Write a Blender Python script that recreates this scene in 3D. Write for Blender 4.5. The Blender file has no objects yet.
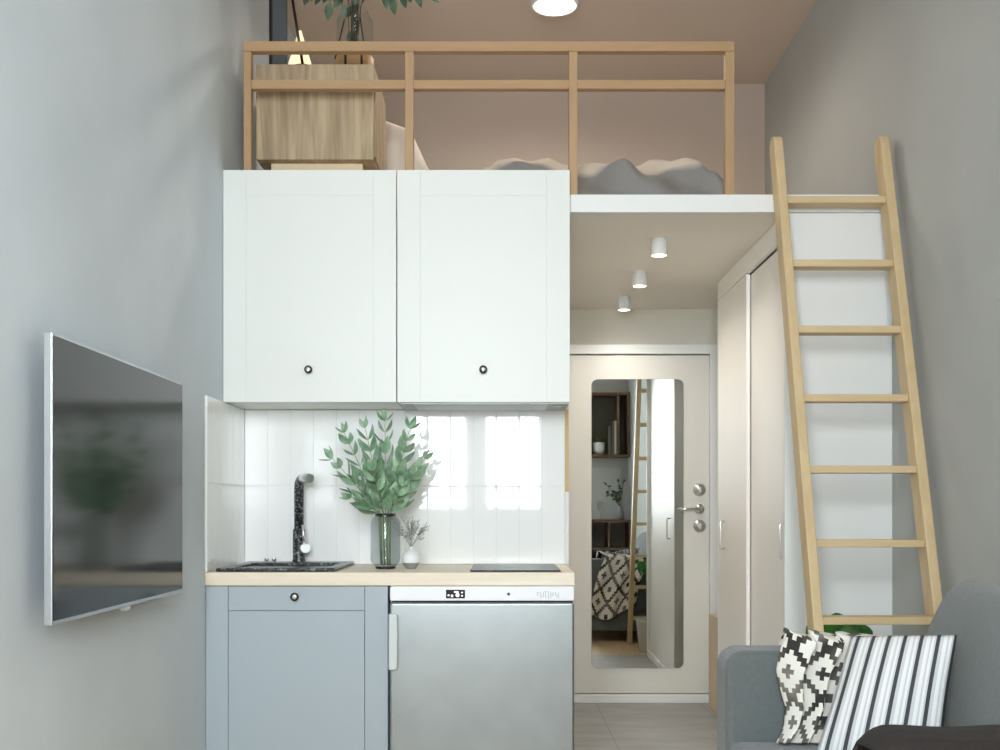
import bpy, bmesh, math, random
from mathutils import Vector, Matrix, noise as mnoise
random.seed(7)
SC = bpy.context.scene
COL = SC.collection
PI = math.pi
F = 1110.0            # focal length in pixels of the 1000 px wide frame
EYE = 1.104

def P(px, py, Y):
    """point at depth Y seen at pixel px,py"""
    return Vector(((px - 500.0) * Y / F, Y, EYE + (509.0 - py) * Y / F))

# ------------------------------------------------------------------ materials
MATS = {}
def _new(name):
    m = bpy.data.materials.new(name); m.use_nodes = True
    nt = m.node_tree
    return m, nt, nt.nodes, nt.links, nt.nodes['Principled BSDF']

def s2l(c):
    return tuple(((v/255.0)/12.92 if v/255.0 <= 0.04045 else ((v/255.0+0.055)/1.055)**2.4) for v in c) + (1,)

def plain(name, rgb, rough=0.5, metal=0.0, spec=0.5, coat=0.0, var=0.0, vscale=6.0, bump=0.0, bscale=80.0, aniso=None, emit=None, estr=0.0, sheen=0.0):
    m, nt, N, L, b = _new(name)
    c = s2l(rgb)
    b.inputs['Base Color'].default_value = c
    b.inputs['Roughness'].default_value = rough
    b.inputs['Metallic'].default_value = metal
    b.inputs['Specular IOR Level'].default_value = spec
    b.inputs['Coat Weight'].default_value = coat
    if sheen: b.inputs['Sheen Weight'].default_value = sheen
    tc = N.new('ShaderNodeTexCoord')
    if var:
        n = N.new('ShaderNodeTexNoise'); n.inputs['Scale'].default_value = vscale
        n.inputs['Detail'].default_value = 5
        if aniso:
            mp = N.new('ShaderNodeMapping'); mp.inputs['Scale'].default_value = aniso
            L.new(tc.outputs['Object'], mp.inputs['Vector']); L.new(mp.outputs[0], n.inputs['Vector'])
        else:
            L.new(tc.outputs['Object'], n.inputs['Vector'])
        r = N.new('ShaderNodeValToRGB')
        r.color_ramp.elements[0].position = 0.3; r.color_ramp.elements[1].position = 0.7
        r.color_ramp.elements[0].color = tuple(v*(1-var) for v in c[:3])+(1,)
        r.color_ramp.elements[1].color = tuple(min(1, v*(1+var)) for v in c[:3])+(1,)
        L.new(n.outputs['Fac'], r.inputs['Fac']); L.new(r.outputs[0], b.inputs['Base Color'])
    if bump:
        n2 = N.new('ShaderNodeTexNoise'); n2.inputs['Scale'].default_value = bscale; n2.inputs['Detail'].default_value = 4
        L.new(tc.outputs['Object'], n2.inputs['Vector'])
        bp = N.new('ShaderNodeBump'); bp.inputs['Strength'].default_value = bump; bp.inputs['Distance'].default_value = 0.01
        L.new(n2.outputs['Fac'], bp.inputs['Height']); L.new(bp.outputs[0], b.inputs['Normal'])
    if emit:
        b.inputs['Emission Color'].default_value = s2l(emit); b.inputs['Emission Strength'].default_value = estr
    MATS[name] = m
    return m

def wood(name, dark, light, axis='z', scale=1.0, rough=0.5, contrast=1.0, knots=0.0):
    m, nt, N, L, b = _new(name)
    tc = N.new('ShaderNodeTexCoord'); mp = N.new('ShaderNodeMapping')
    s = {'x': (1.2, 16, 16), 'y': (16, 1.2, 16), 'z': (16, 16, 1.2)}[axis]
    mp.inputs['Scale'].default_value = tuple(v*scale for v in s)
    n = N.new('ShaderNodeTexNoise'); n.inputs['Scale'].default_value = 1.6; n.inputs['Detail'].default_value = 7; n.inputs['Distortion'].default_value = 0.6 + knots
    n3 = N.new('ShaderNodeTexNoise'); n3.inputs['Scale'].default_value = 9; n3.inputs['Detail'].default_value = 4
    L.new(tc.outputs['Object'], mp.inputs['Vector']); L.new(mp.outputs[0], n.inputs['Vector']); L.new(mp.outputs[0], n3.inputs['Vector'])
    mx = N.new('ShaderNodeMix'); mx.data_type = 'FLOAT'; mx.inputs[0].default_value = 0.3
    L.new(n.outputs['Fac'], mx.inputs[2]); L.new(n3.outputs['Fac'], mx.inputs[3])
    r = N.new('ShaderNodeValToRGB')
    r.color_ramp.elements[0].position = 0.5-0.2/contrast; r.color_ramp.elements[1].position = 0.5+0.2/contrast
    r.color_ramp.elements[0].color = s2l(dark); r.color_ramp.elements[1].color = s2l(light)
    L.new(mx.outputs[0], r.inputs['Fac']); L.new(r.outputs[0], b.inputs['Base Color'])
    b.inputs['Roughness'].default_value = rough
    bp = N.new('ShaderNodeBump'); bp.inputs['Strength'].default_value = 0.12; bp.inputs['Distance'].default_value = 0.004
    L.new(mx.outputs[0], bp.inputs['Height']); L.new(bp.outputs[0], b.inputs['Normal'])
    MATS[name] = m
    return m

def thin_glass(name, tint, gloss=0.12):
    m = bpy.data.materials.new(name); m.use_nodes = True
    nt = m.node_tree; N = nt.nodes; L = nt.links; N.clear()
    o = N.new('ShaderNodeOutputMaterial'); t = N.new('ShaderNodeBsdfTransparent'); g = N.new('ShaderNodeBsdfGlossy')
    t.inputs['Color'].default_value = s2l(tint); g.inputs['Roughness'].default_value = 0.02
    lw = N.new('ShaderNodeLayerWeight'); lw.inputs['Blend'].default_value = 0.5
    fr = math_node(N, L, 'MULTIPLY_ADD', math_node(N, L, 'POWER', lw.outputs['Facing'], 5.0), 0.7)
    fr.node.inputs[2].default_value = 0.035
    mx = N.new('ShaderNodeMixShader')
    L.new(fr, mx.inputs[0]); L.new(t.outputs[0], mx.inputs[1]); L.new(g.outputs[0], mx.inputs[2]); L.new(mx.outputs[0], o.inputs[0])
    MATS[name] = m
    return m

def speckle(name, base, spot, scale=120, rough=0.25):
    m, nt, N, L, b = _new(name)
    tc = N.new('ShaderNodeTexCoord'); n = N.new('ShaderNodeTexNoise')
    n.inputs['Scale'].default_value = scale; n.inputs['Detail'].default_value = 3
    L.new(tc.outputs['Object'], n.inputs['Vector'])
    r = N.new('ShaderNodeValToRGB'); e = r.color_ramp.elements
    e[0].position = 0.50; e[0].color = s2l(base); e[1].position = 0.74; e[1].color = s2l(spot)
    L.new(n.outputs['Fac'], r.inputs['Fac']); L.new(r.outputs[0], b.inputs['Base Color'])
    b.inputs['Roughness'].default_value = rough
    MATS[name] = m
    return m

def math_node(N, L, op, a, bv=None):
    n = N.new('ShaderNodeMath'); n.operation = op
    for i, v in enumerate((a, bv)):
        if v is None: continue
        if isinstance(v, (int, float)): n.inputs[i].default_value = v
        else: L.new(v, n.inputs[i])
    return n.outputs[0]

def uv_mat(name):
    m, nt, N, L, b = _new(name)
    tc = N.new('ShaderNodeTexCoord'); sp = N.new('ShaderNodeSeparateXYZ')
    L.new(tc.outputs['UV'], sp.inputs[0])
    MATS[name] = m
    return m, N, L, b, sp.outputs[0], sp.outputs[1]

def stripes_mat(name):
    m, N, L, b, u, v = uv_mat(name)
    w = math_node(N, L, 'MULTIPLY', u, 6.6)
    w = math_node(N, L, 'ADD', w, 0.25)
    f = math_node(N, L, 'FRACT', w)
    r = N.new('ShaderNodeValToRGB'); cr = r.color_ramp; cr.interpolation = 'CONSTANT'
    white, pale, dark = s2l((232, 233, 233)), s2l((203, 206, 209)), s2l((66, 68, 70))
    cr.elements[0].position = 0; cr.elements[0].color = pale
    cr.elements[1].position = 0.13; cr.elements[1].color = white
    for p, c in ((0.34, pale), (0.46, white), (0.60, pale), (0.70, dark), (0.93, pale)):
        e = cr.elements.new(p); e.color = c
    L.new(f, r.inputs['Fac']); L.new(r.outputs[0], b.inputs['Base Color'])
    b.inputs['Roughness'].default_value = 0.9
    return m

def kilim_mat(name, nu, nv, steps=9.0, rings=3.0):
    m, N, L, b, u, v = uv_mat(name)
    def tri(x, n, off):
        x = math_node(N, L, 'MULTIPLY', x, n)
        x = math_node(N, L, 'ADD', x, off)
        f = math_node(N, L, 'FRACT', x)
        f = math_node(N, L, 'MULTIPLY', f, steps)
        f = math_node(N, L, 'FLOOR', f)
        f = math_node(N, L, 'DIVIDE', f, steps-1)
        f = math_node(N, L, 'SUBTRACT', f, 0.5)
        return math_node(N, L, 'ABSOLUTE', f)
    d = math_node(N, L, 'ADD', tri(u, nu, 0.2), tri(v, nv, 0.1))
    d = math_node(N, L, 'MULTIPLY', d, rings)
    d = math_node(N, L, 'ADD', d, 0.62)
    f = math_node(N, L, 'FRACT', d)
    g = math_node(N, L, 'GREATER_THAN', f, 0.52)
    n = N.new('ShaderNodeTexNoise'); n.inputs['Scale'].default_value = 9
    tc = N.new('ShaderNodeTexCoord'); L.new(tc.outputs['Object'], n.inputs['Vector'])
    r = N.new('ShaderNodeValToRGB'); r.color_ramp.elements[0].color = s2l((52, 50, 47)); r.color_ramp.elements[1].color = s2l((132, 127, 120))
    r.color_ramp.elements[0].position = .4; r.color_ramp.elements[1].position = .65
    L.new(n.outputs['Fac'], r.inputs['Fac'])
    mx = N.new('ShaderNodeMix'); mx.data_type = 'RGBA'
    L.new(g, mx.inputs[0]); mx.inputs[6].default_value = s2l((236, 234, 226)); L.new(r.outputs[0], mx.inputs[7])
    L.new(mx.outputs[2], b.inputs['Base Color']); b.inputs['Roughness'].default_value = 0.95
    return m

def knit_mat(name):
    m, N, L, b, u, v = uv_mat(name)
    w = math_node(N, L, 'MULTIPLY', u, 2*PI*230); s1 = math_node(N, L, 'SINE', w)
    w2 = math_node(N, L, 'MULTIPLY', v, 2*PI*190); s2_ = math_node(N, L, 'SINE', w2)
    h = math_node(N, L, 'ADD', s1, s2_)
    h = math_node(N, L, 'MULTIPLY', h, 0.25); h = math_node(N, L, 'ADD', h, 0.5)
    r = N.new('ShaderNodeValToRGB'); r.color_ramp.elements[0].color = s2l((128, 127, 127)); r.color_ramp.elements[1].color = s2l((156, 153, 149))
    L.new(h, r.inputs['Fac'])
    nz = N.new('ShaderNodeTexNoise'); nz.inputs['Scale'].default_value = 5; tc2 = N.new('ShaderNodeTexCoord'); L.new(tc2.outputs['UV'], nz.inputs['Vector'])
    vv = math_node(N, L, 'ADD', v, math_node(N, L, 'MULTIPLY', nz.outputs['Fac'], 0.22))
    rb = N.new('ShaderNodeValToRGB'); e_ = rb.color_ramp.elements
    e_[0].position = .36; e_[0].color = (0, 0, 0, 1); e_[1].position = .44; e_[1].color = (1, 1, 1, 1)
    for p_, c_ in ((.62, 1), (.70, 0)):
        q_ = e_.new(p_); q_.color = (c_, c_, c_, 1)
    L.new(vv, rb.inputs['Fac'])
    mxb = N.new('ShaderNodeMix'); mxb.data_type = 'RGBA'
    L.new(rb.outputs[0], mxb.inputs[0]); L.new(r.outputs[0], mxb.inputs[6]); mxb.inputs[7].default_value = s2l((214, 200, 184))  # beige band paints warm lamp light onto the crest of the grey knit
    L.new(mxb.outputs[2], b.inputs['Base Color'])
    bp = N.new('ShaderNodeBump'); bp.inputs['Strength'].default_value = 0.3; bp.inputs['Distance'].default_value = 0.004
    L.new(h, bp.inputs['Height']); L.new(bp.outputs[0], b.inputs['Normal'])
    b.inputs['Roughness'].default_value = 0.95
    return m

def tile_floor_mat(name, rgb, grout, sx, sy, ox, oy, var=0.12):
    m, nt, N, L, b = _new(name)
    tc = N.new('ShaderNodeTexCoord'); sp = N.new('ShaderNodeSeparateXYZ')
    L.new(tc.outputs['Object'], sp.inputs[0])
    def line(x, s, o):
        x = math_node(N, L, 'SUBTRACT', x, o)
        x = math_node(N, L, 'DIVIDE', x, s)
        f = math_node(N, L, 'FRACT', x)
        f = math_node(N, L, 'SUBTRACT', f, 0.5); f = math_node(N, L, 'ABSOLUTE', f)
        return math_node(N, L, 'GREATER_THAN', f, 0.5-0.002/s)
    g = math_node(N, L, 'MAXIMUM', line(sp.outputs[0], sx, ox), line(sp.outputs[1], sy, oy))
    n = N.new('ShaderNodeTexNoise'); n.inputs['Scale'].default_value = 3.5; n.inputs['Detail'].default_value = 6
    mp = N.new('ShaderNodeMapping'); mp.inputs['Scale'].default_value = (1, 2.5, 1)
    L.new(tc.outputs['Object'], mp.inputs['Vector']); L.new(mp.outputs[0], n.inputs['Vector'])
    c = s2l(rgb)
    r = N.new('ShaderNodeValToRGB'); r.color_ramp.elements[0].position = .35; r.color_ramp.elements[1].position = .65
    r.color_ramp.elements[0].color = tuple(v*(1-var) for v in c[:3])+(1,); r.color_ramp.elements[1].color = tuple(v*(1+var) for v in c[:3])+(1,)
    L.new(n.outputs['Fac'], r.inputs['Fac'])
    mx = N.new('ShaderNodeMix'); mx.data_type = 'RGBA'
    L.new(g, mx.inputs[0]); L.new(r.outputs[0], mx.inputs[6]); mx.inputs[7].default_value = s2l(grout)
    L.new(mx.outputs[2], b.inputs['Base Color']); b.inputs['Roughness'].default_value = 0.45
    MATS[name] = m
    return m

def leaf_mat(name, c1, c2, rough=0.5):
    m, nt, N, L, b = _new(name)
    tc = N.new('ShaderNodeTexCoord'); n = N.new('ShaderNodeTexNoise'); n.inputs['Scale'].default_value = 22
    L.new(tc.outputs['Object'], n.inputs['Vector'])
    r = N.new('ShaderNodeValToRGB'); r.color_ramp.elements[0].position = .35; r.color_ramp.elements[1].position = .65
    r.color_ramp.elements[0].color = s2l(c1); r.color_ramp.elements[1].color = s2l(c2)
    L.new(n.outputs['Fac'], r.inputs['Fac']); L.new(r.outputs[0], b.inputs['Base Color'])
    b.inputs['Roughness'].default_value = rough
    b.inputs['Subsurface Weight'].default_value = 0.0
    MATS[name] = m
    return m

plain('left_paint', (210, 220, 228), 0.9, var=0.06, vscale=1.6, bump=0.08, bscale=30)
plain('right_paint', (177, 179, 176), 0.9, var=0.05, vscale=1.8, bump=0.08, bscale=30)
plain('loft_paint', (190, 174, 161), 0.92, var=0.02, vscale=2)
plain('ceiling_paint', (206, 190, 175), 0.92)
plain('hall_paint', (214, 211, 200), 0.85)
plain('white_paint', (232, 234, 233), 0.6)
plain('slab_paint', (236, 231, 224), 0.8)
plain('back_paint', (200, 200, 196), 0.9)
plain('cabinet_white', (224, 227, 224), 0.42, bump=0.02, bscale=200)
plain('cabinet_blue', (169, 181, 189), 0.5, bump=0.02, bscale=200)
plain('wardrobe_white', (240, 237, 233), 0.38)
plain('wardrobe_end', (231, 233, 233), 0.5)
plain('door_paint', (224, 222, 214), 0.45)
plain('tile_glaze', (249, 250, 250), 0.035, spec=0.6)
plain('grout', (228, 230, 228), 0.9)
plain('mirror_silver', (226, 230, 228), 0.01, metal=1.0)
plain('chrome', (236, 239, 239), 0.28, metal=1.0)
plain('dark_metal', (92, 94, 94), 0.25, metal=1.0)
plain('steel', (152, 158, 159), 0.38, metal=0.8, var=0.05, vscale=7, bump=0.015, bscale=7)
plain('hood_steel', (150, 152, 149), 0.4, metal=0.7)
plain('fridge_white', (240, 242, 246), 0.35)
plain('fridge_handle', (205, 213, 214), 0.4)
plain('seal_dark', (40, 46, 48), 0.7)
plain('display_black', (10, 10, 10), 0.2)
plain('display_lit', (230, 230, 225), 0.4, emit=(235, 235, 228), estr=0.7)
plain('emboss_grey', (203, 208, 212), 0.5)
plain('hob_glass', (62, 68, 69), 0.25, spec=0.06)
plain('hob_mark', (120, 124, 124), 0.4)
plain('tv_screen', (24, 27, 27), 0.11, spec=0.5)
plain('tv_frame', (196, 200, 202), 0.28, metal=0.8)
plain('tv_back', (30, 32, 34), 0.6)
plain('sofa_fabric', (101, 108, 108), 0.9, var=0.08, vscale=60, bump=0.25, bscale=420, sheen=0.25)
plain('brown_cloth', (36, 30, 27), 0.95, var=0.1, vscale=50, bump=0.3, bscale=300)
plain('seam_grey', (92, 96, 96), 0.9)
plain('vase_dark_glass', (38, 42, 41), 0.08, spec=0.7)
plain('white_ceramic', (236, 238, 238), 0.45)
plain('grey_ceramic', (150, 153, 152), 0.5)
plain('sprig_grey', (146, 150, 143), 0.8)
plain('stem_green', (132, 152, 104), 0.6)
plain('stem_brown', (74, 68, 52), 0.7)
plain('stem_dark', (52, 44, 36), 0.7)
plain('black_metal', (22, 18, 17), 0.4)
plain('slate_panel', (74, 80, 82), 0.6)
plain('shade_lit', (245, 228, 190), 0.8, emit=(255, 228, 184), estr=1.1)
plain('lamp_lens', (255, 252, 244), 0.5, emit=(255, 246, 230), estr=7.0)
plain('leather_tan', (188, 150, 100), 0.5)
plain('pillow_white', (222, 210, 198), 0.95, var=0.03, vscale=9)
plain('mattress_white', (222, 219, 212), 0.95)
plain('shelf_back', (128, 128, 118), 0.8)
plain('book_cream', (206, 202, 188), 0.8)
plain('book_grey', (120, 118, 110), 0.8)
plain('book_dark', (74, 72, 68), 0.8)
plain('soil', (56, 46, 38), 0.95)
plain('terracotta_grey', (196, 194, 188), 0.8)
plain('board_white', (206, 209, 205), 0.4)
wood('ladder_wood', (196, 170, 128), (214, 192, 152), 'z', 1.0, 0.55, 0.8)
wood('rung_wood', (196, 170, 128), (214, 192, 152), 'x', 1.0, 0.55, 0.8)
wood('rail_wood', (166, 134, 98), (182, 149, 112), 'x', 1.0, 0.55, 0.8)
wood('post_wood', (166, 134, 98), (182, 149, 112), 'z', 1.0, 0.55, 0.8)
wood('chest_wood', (150, 130, 103), (186, 166, 136), 'z', 0.42, 0.6, 1.7, 2.2)
wood('counter_wood', (224, 211, 188), (240, 230, 213), 'x', 1.0, 0.45, 0.8)
wood('bench_wood', (214, 194, 160), (228, 208, 176), 'z', 1.0, 0.55, 0.9)
wood('trim_gold', (196, 168, 112), (212, 186, 132), 'z', 1.0, 0.55, 0.8)
wood('dark_wood', (98, 76, 60), (126, 100, 80), 'x', 1.0, 0.6, 0.9)
wood('floor_oak', (186, 158, 122), (212, 186, 150), 'y', 0.6, 0.5, 0.9)
tile_floor_mat('hall_tile', (160, 159, 156), (118, 117, 114), 0.594, 0.6, 0.546, 4.75)
speckle('granite_black', (24, 26, 27), (165, 169, 169), 110, 0.3)
thin_glass('smoked_glass', (226, 230, 231))
thin_glass('clear_glass', (246, 248, 248))
leaf_mat('eucalyptus_leaf', (112, 150, 120), (168, 196, 166))
leaf_mat('loft_leaf', (58, 82, 62), (92, 116, 90))
leaf_mat('broad_leaf', (34, 92, 36), (84, 148, 66), 0.35)
stripes_mat('stripe_cloth')
kilim_mat('kilim_cloth', 2.4, 5.0, 11.0, 2.0)
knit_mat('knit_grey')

# ------------------------------------------------------------------ mesh helpers
class MB:
    def __init__(s): s.bm = bmesh.new(); s.uv = s.bm.loops.layers.uv.new('UVMap'); s.mi = 0
    def box(s, x0, x1, y0, y1, z0, z1, mi=0):
        vs = [s.bm.verts.new((x, y, z)) for z in (z0, z1) for y in (y0, y1) for x in (x0, x1)]
        for f in ((0, 2, 3, 1), (4, 5, 7, 6), (0, 1, 5, 4), (2, 6, 7, 3), (0, 4, 6, 2), (1, 3, 7, 5)):
            fc = s.bm.faces.new([vs[i] for i in f]); fc.material_index = mi
        return s
    def prism(s, pts, axis, a0, a1, mi=0):
        """closed outline pts (2-d) extruded along axis from a0 to a1"""
        def mk(p, a):
            return {'x': (a, p[0], p[1]), 'y': (p[0], a, p[1]), 'z': (p[0], p[1], a)}[axis]
        A = [s.bm.verts.new(mk(p, a0)) for p in pts]; B = [s.bm.verts.new(mk(p, a1)) for p in pts]
        n = len(pts)
        fs = [s.bm.faces.new(A), s.bm.faces.new(B[::-1])]
        for i in range(n): fs.append(s.bm.faces.new((A[i], B[i], B[(i+1) % n], A[(i+1) % n])))
        for f in fs: f.material_index = mi
        return s
    def tube(s, pts, r, n=10, mi=0, cap=True):
        pts = [Vector(p) for p in pts]
        rs = r if isinstance(r, (list, tuple)) else [r]*len(pts)
        rings = []; ref = None
        for i, p in enumerate(pts):
            t = (pts[min(i+1, len(pts)-1)] - pts[max(i-1, 0)]).normalized()
            if ref is None:
                ref = Vector((1, 0, 0)) if abs(t.x) < 0.8 else Vector((0, 1, 0))
            u = (ref - t*ref.dot(t)).normalized(); ref = u
            v = t.cross(u)
            rings.append([s.bm.verts.new(p + (u*math.cos(2*PI*k/n) + v*math.sin(2*PI*k/n))*rs[i]) for k in range(n)])
        for a, b in zip(rings, rings[1:]):
            for k in range(n):
                f = s.bm.faces.new((a[k], a[(k+1) % n], b[(k+1) % n], b[k])); f.material_index = mi; f.smooth = True
        if cap:
            s.bm.faces.new(rings[0][::-1]).material_index = mi; s.bm.faces.new(rings[-1]).material_index = mi
        return s
    def lathe(s, c, prof, n=32, mi=0, axis='z', smooth=True):
        """prof: list of (radius, height) turned about an axis through c"""
        c = Vector(c); rings = []
        def mk(r, h, a):
            p, q = r*math.cos(a), r*math.sin(a)
            return c + Vector({'z': (p, q, h), 'y': (p, h, q), 'x': (h, p, q)}[axis])
        for r, h in prof:
            if r < 1e-6: rings.append([s.bm.verts.new(mk(0, h, 0))])
            else: rings.append([s.bm.verts.new(mk(r, h, 2*PI*k/n)) for k in range(n)])
        for a, b in zip(rings, rings[1:]):
            for k in range(n):
                if len(a) == 1 and len(b) == 1: continue
                if len(a) == 1: f = s.bm.faces.new((a[0], b[k], b[(k+1) % n]))
                elif len(b) == 1: f = s.bm.faces.new((a[k], b[0], a[(k+1) % n]))
                else: f = s.bm.faces.new((a[k], b[k], b[(k+1) % n], a[(k+1) % n]))
                f.material_index = mi; f.smooth = smooth
        return s
    def grid(s, fn, nu, nv, mi=0, smooth=True):
        V = [[s.bm.verts.new(fn(i/nu, j/nv)) for i in range(nu+1)] for j in range(nv+1)]
        for j in range(nv):
            for i in range(nu):
                f = s.bm.faces.new((V[j][i], V[j][i+1], V[j+1][i+1], V[j+1][i])); f.smooth = smooth; f.material_index = mi
                for l, (a, b) in zip(f.loops, ((i, j), (i+1, j), (i+1, j+1), (i, j+1))): l[s.uv].uv = (a/nu, b/nv)
        return s
    def leaf(s, base, d, nrm, ln, wd, bend=0.15, cup=0.18, mi=0, nu=6, point=1.0):
        d = Vector(d).normalized(); nrm = Vector(nrm); sd = d.cross(nrm)
        if sd.length < 1e-4: sd = d.cross(Vector((0.3, 0.9, 0.1)))
        sd.normalize(); nrm = sd.cross(d).normalized(); base = Vector(base)
        rows = []
        for i in range(nu+1):
            t = i/nu
            w = wd*0.5*(math.sin(PI*(t**(0.85)))**0.8)*(1 if t < .5 else (1-(t-.5)*0.3*point)) if 0 < t < 1 else 0
            c = base + d*ln*t - nrm*bend*ln*t*t
            if w <= 1e-5: rows.append([s.bm.verts.new(c)])
            else: rows.append([s.bm.verts.new(c + sd*w*k + nrm*cup*w*abs(k)) for k in (-1, 0, 1)])
        for a, b in zip(rows, rows[1:]):
            if len(a) == 1: q = [(a[0], b[1], b[0]), (a[0], b[2], b[1])]
            elif len(b) == 1: q = [(a[0], a[1], b[0]), (a[1], a[2], b[0])]
            else: q = [(a[0], a[1], b[1], b[0]), (a[1], a[2], b[2], b[1])]
            for f in q:
                fc = s.bm.faces.new(f); fc.smooth = True; fc.material_index = mi
        return s

def loc_of(o):
    l = Vector((0, 0, 0))
    while o: l += o.location; o = o.parent
    return l

def build(mb, name, mats, parent=None, bevel=0, seg=2, label=None, cat=None, group=None, kind=None, sub=0, solid=0, recalc=True, smooth=False):
    bm = mb.bm
    if recalc: bmesh.ops.recalc_face_normals(bm, faces=bm.faces)
    if smooth:
        for f in bm.faces: f.smooth = True
    if parent: off = loc_of(parent)
    else:
        xs = [v.co.x for v in bm.verts]; ys = [v.co.y for v in bm.verts]; zs = [v.co.z for v in bm.verts]
        off = Vector(((min(xs)+max(xs))/2, (min(ys)+max(ys))/2, min(zs)))
        if kind == 'structure': off = Vector((0, 0, 0))
    bmesh.ops.translate(bm, vec=-off, verts=bm.verts)
    me = bpy.data.meshes.new(name); bm.to_mesh(me); bm.free()
    if isinstance(mats, str): mats = [mats]
    for m in mats: me.materials.append(MATS[m])
    o = bpy.data.objects.new(name, me); COL.objects.link(o)
    if parent: o.parent = parent
    else: o.location = off
    if solid:
        md = o.modifiers.new('Solidify', 'SOLIDIFY'); md.thickness = solid; md.offset = 0
    if bevel:
        md = o.modifiers.new('Bevel', 'BEVEL'); md.width = bevel; md.segments = seg; md.limit_method = 'ANGLE'; md.angle_limit = math.radians(40)
        md.harden_normals = False
    if sub:
        md = o.modifiers.new('Subdivision', 'SUBSURF'); md.levels = sub; md.render_levels = sub
    if label: o['label'] = label
    if cat: o['category'] = cat
    if group: o['group'] = group
    if kind: o['kind'] = kind
    return o

def empty(name, loc, label, cat, group=None, kind=None):
    o = bpy.data.objects.new(name, None); COL.objects.link(o); o.location = loc
    o.empty_display_size = 0.1
    o['label'] = label; o['category'] = cat
    if group: o['group'] = group
    if kind: o['kind'] = kind
    return o

def bx(*a): return MB().box(*a)

def rounded(x0, x1, z0, z1, r, n=6, corners=(1, 1, 1, 1)):
    """rounded rectangle outline; corners: bl, br, tr, tl"""
    pts = []
    for (cx, cz, a0, on) in ((x0, z0, PI, corners[0]), (x1, z0, 1.5*PI, corners[1]), (x1, z1, 0, corners[2]), (x0, z1, .5*PI, corners[3])):
        if not on: pts.append((cx, cz)); continue
        ccx = cx + (r if cx == x0 else -r); ccz = cz + (r if cz == z0 else -r)
        for i in range(n+1):
            a = a0 + .5*PI*i/n; pts.append((ccx + r*math.cos(a), ccz + r*math.sin(a)))
    return pts

# ------------------------------------------------------------------ room dimensions
XL, XR = -1.062, 1.517
YB, YK, YD = -0.60, 4.587, 6.36      # wall behind the viewer, kitchen wall, entrance-door wall
YLOFT = 4.286
ZC = 3.54
ZLB, ZLT = 2.25, 2.318

def struct(mb, name, mat, label, cat, **k):
    return build(mb, name, mat, label=label, cat=cat, kind='structure', **k)

struct(bx(XL-.15, XR+.15, YB-.15, 4.21, -.1, 0), 'floor', 'floor_oak', 'light oak floor of the living area under the sofa', 'floor')
struct(bx(XL-.15, XR+.15, 4.21, YD+.15, -.1, 0), 'floor_hall', 'hall_tile', 'grey stone tiled floor in front of the entrance door', 'floor')
struct(bx(XL-.15, XR+.15, YB-.15, YD+.15, ZC, ZC+.1), 'ceiling', 'ceiling_paint', 'taupe ceiling above the loft with a round lamp on it', 'ceiling')
struct(bx(XL-.15, XL, YB-.15, YD+.15, 0, ZC), 'wall_left', 'left_paint', 'pale grey plastered wall behind the television', 'wall')
struct(bx(XR, XR+.15, YB-.15, YD+.15, 0, ZC), 'wall_right', 'right_paint', 'grey plastered wall beside the ladder and sofa', 'wall')
struct(bx(XL, XR, YD, YD+.15, 0, ZLB), 'wall_far', 'hall_paint', 'beige hall wall around the entrance door', 'wall')
struct(bx(XL, XR, YD, YD+.15, ZLB, ZC), 'wall_loft', 'loft_paint', 'taupe wall behind the loft bed', 'wall')
struct(bx(XL, .283, YK, YK+.1, 0, ZLB), 'wall_kitchen', 'hall_paint', 'wall carrying the white kitchen tiles and cabinets', 'wall')
struct(bx(.183, .283, YK+.1, YD, 0, ZLB), 'wall_bathroom', 'hall_paint', 'hall side wall at the right of the kitchen', 'wall')
# loft platform (white fascia, beige underside)
lp = MB()
lp.box(XL, XR, YLOFT+.02, YD, ZLB, ZLT)
struct(lp, 'loft_platform', 'slab_paint', 'underside slab of the sleeping loft over the hall', 'loft platform')
struct(bx(.272, XR, YLOFT, YLOFT+.02, ZLB, ZLT), 'trim_1', 'white_paint', 'white fascia board along the front edge of the loft', 'fascia')
# back wall with two window openings
WX = [(-.792, -.29), (-.132, .362)]
ZS, ZT = 1.10, 2.70
wb = MB()
wb.box(XL, WX[0][0], YB-.15, YB, 0, ZC); wb.box(WX[0][1], WX[1][0], YB-.15, YB, 0, ZC); wb.box(WX[1][1], XR, YB-.15, YB, 0, ZC)
for a, b in WX:
    wb.box(a, b, YB-.15, YB, 0, ZS); wb.box(a, b, YB-.15, YB, ZT, ZC)
struct(wb, 'wall_back', 'back_paint', 'window wall of the room opposite the kitchen', 'wall')
for k, (a, b) in enumerate(WX):
    w = empty('window_%d' % (k+1), ((a+b)/2, YB-.06, ZS), ('window nearer the television wall, three panes wide' if k == 0 else 'window nearer the sofa, three panes wide'), 'window', kind='structure')
    fr = MB(); t = .022; y0, y1 = YB-.09, YB-.03
    mull = [(-.643, -.44), (-.035, .167)][k]
    zt = 1.30
    fr.box(a, a+t, y0, y1, ZS, ZT); fr.box(b-t, b, y0, y1, ZS, ZT)
    fr.box(a+t, b-t, y0, y1, ZS, ZS+t); fr.box(a+t, b-t, y0, y1, ZT-t, ZT)
    xs = [a+t] + [m for m in mull] + [b-t]
    for m in mull: fr.box(m-.016, m+.016, y0, y1, ZS+t, ZT-t)
    for i in range(3):
        l = xs[i] + (.016 if i else 0); r = xs[i+1] - (.016 if i < 2 else 0)
        fr.box(l, r, y0, y1, zt-.018, zt+.018)
    build(fr, 'window_frame', 'white_paint', w)
    build(bx(a+t, b-t, YB-.062, YB-.058, ZS+t, ZT-t), 'window_pane', 'clear_glass', w)
    build(bx(a-.03, b+.03, YB, YB+.07, ZS-.03, ZS), 'window_sill', 'white_paint', w, bevel=.004)
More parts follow.
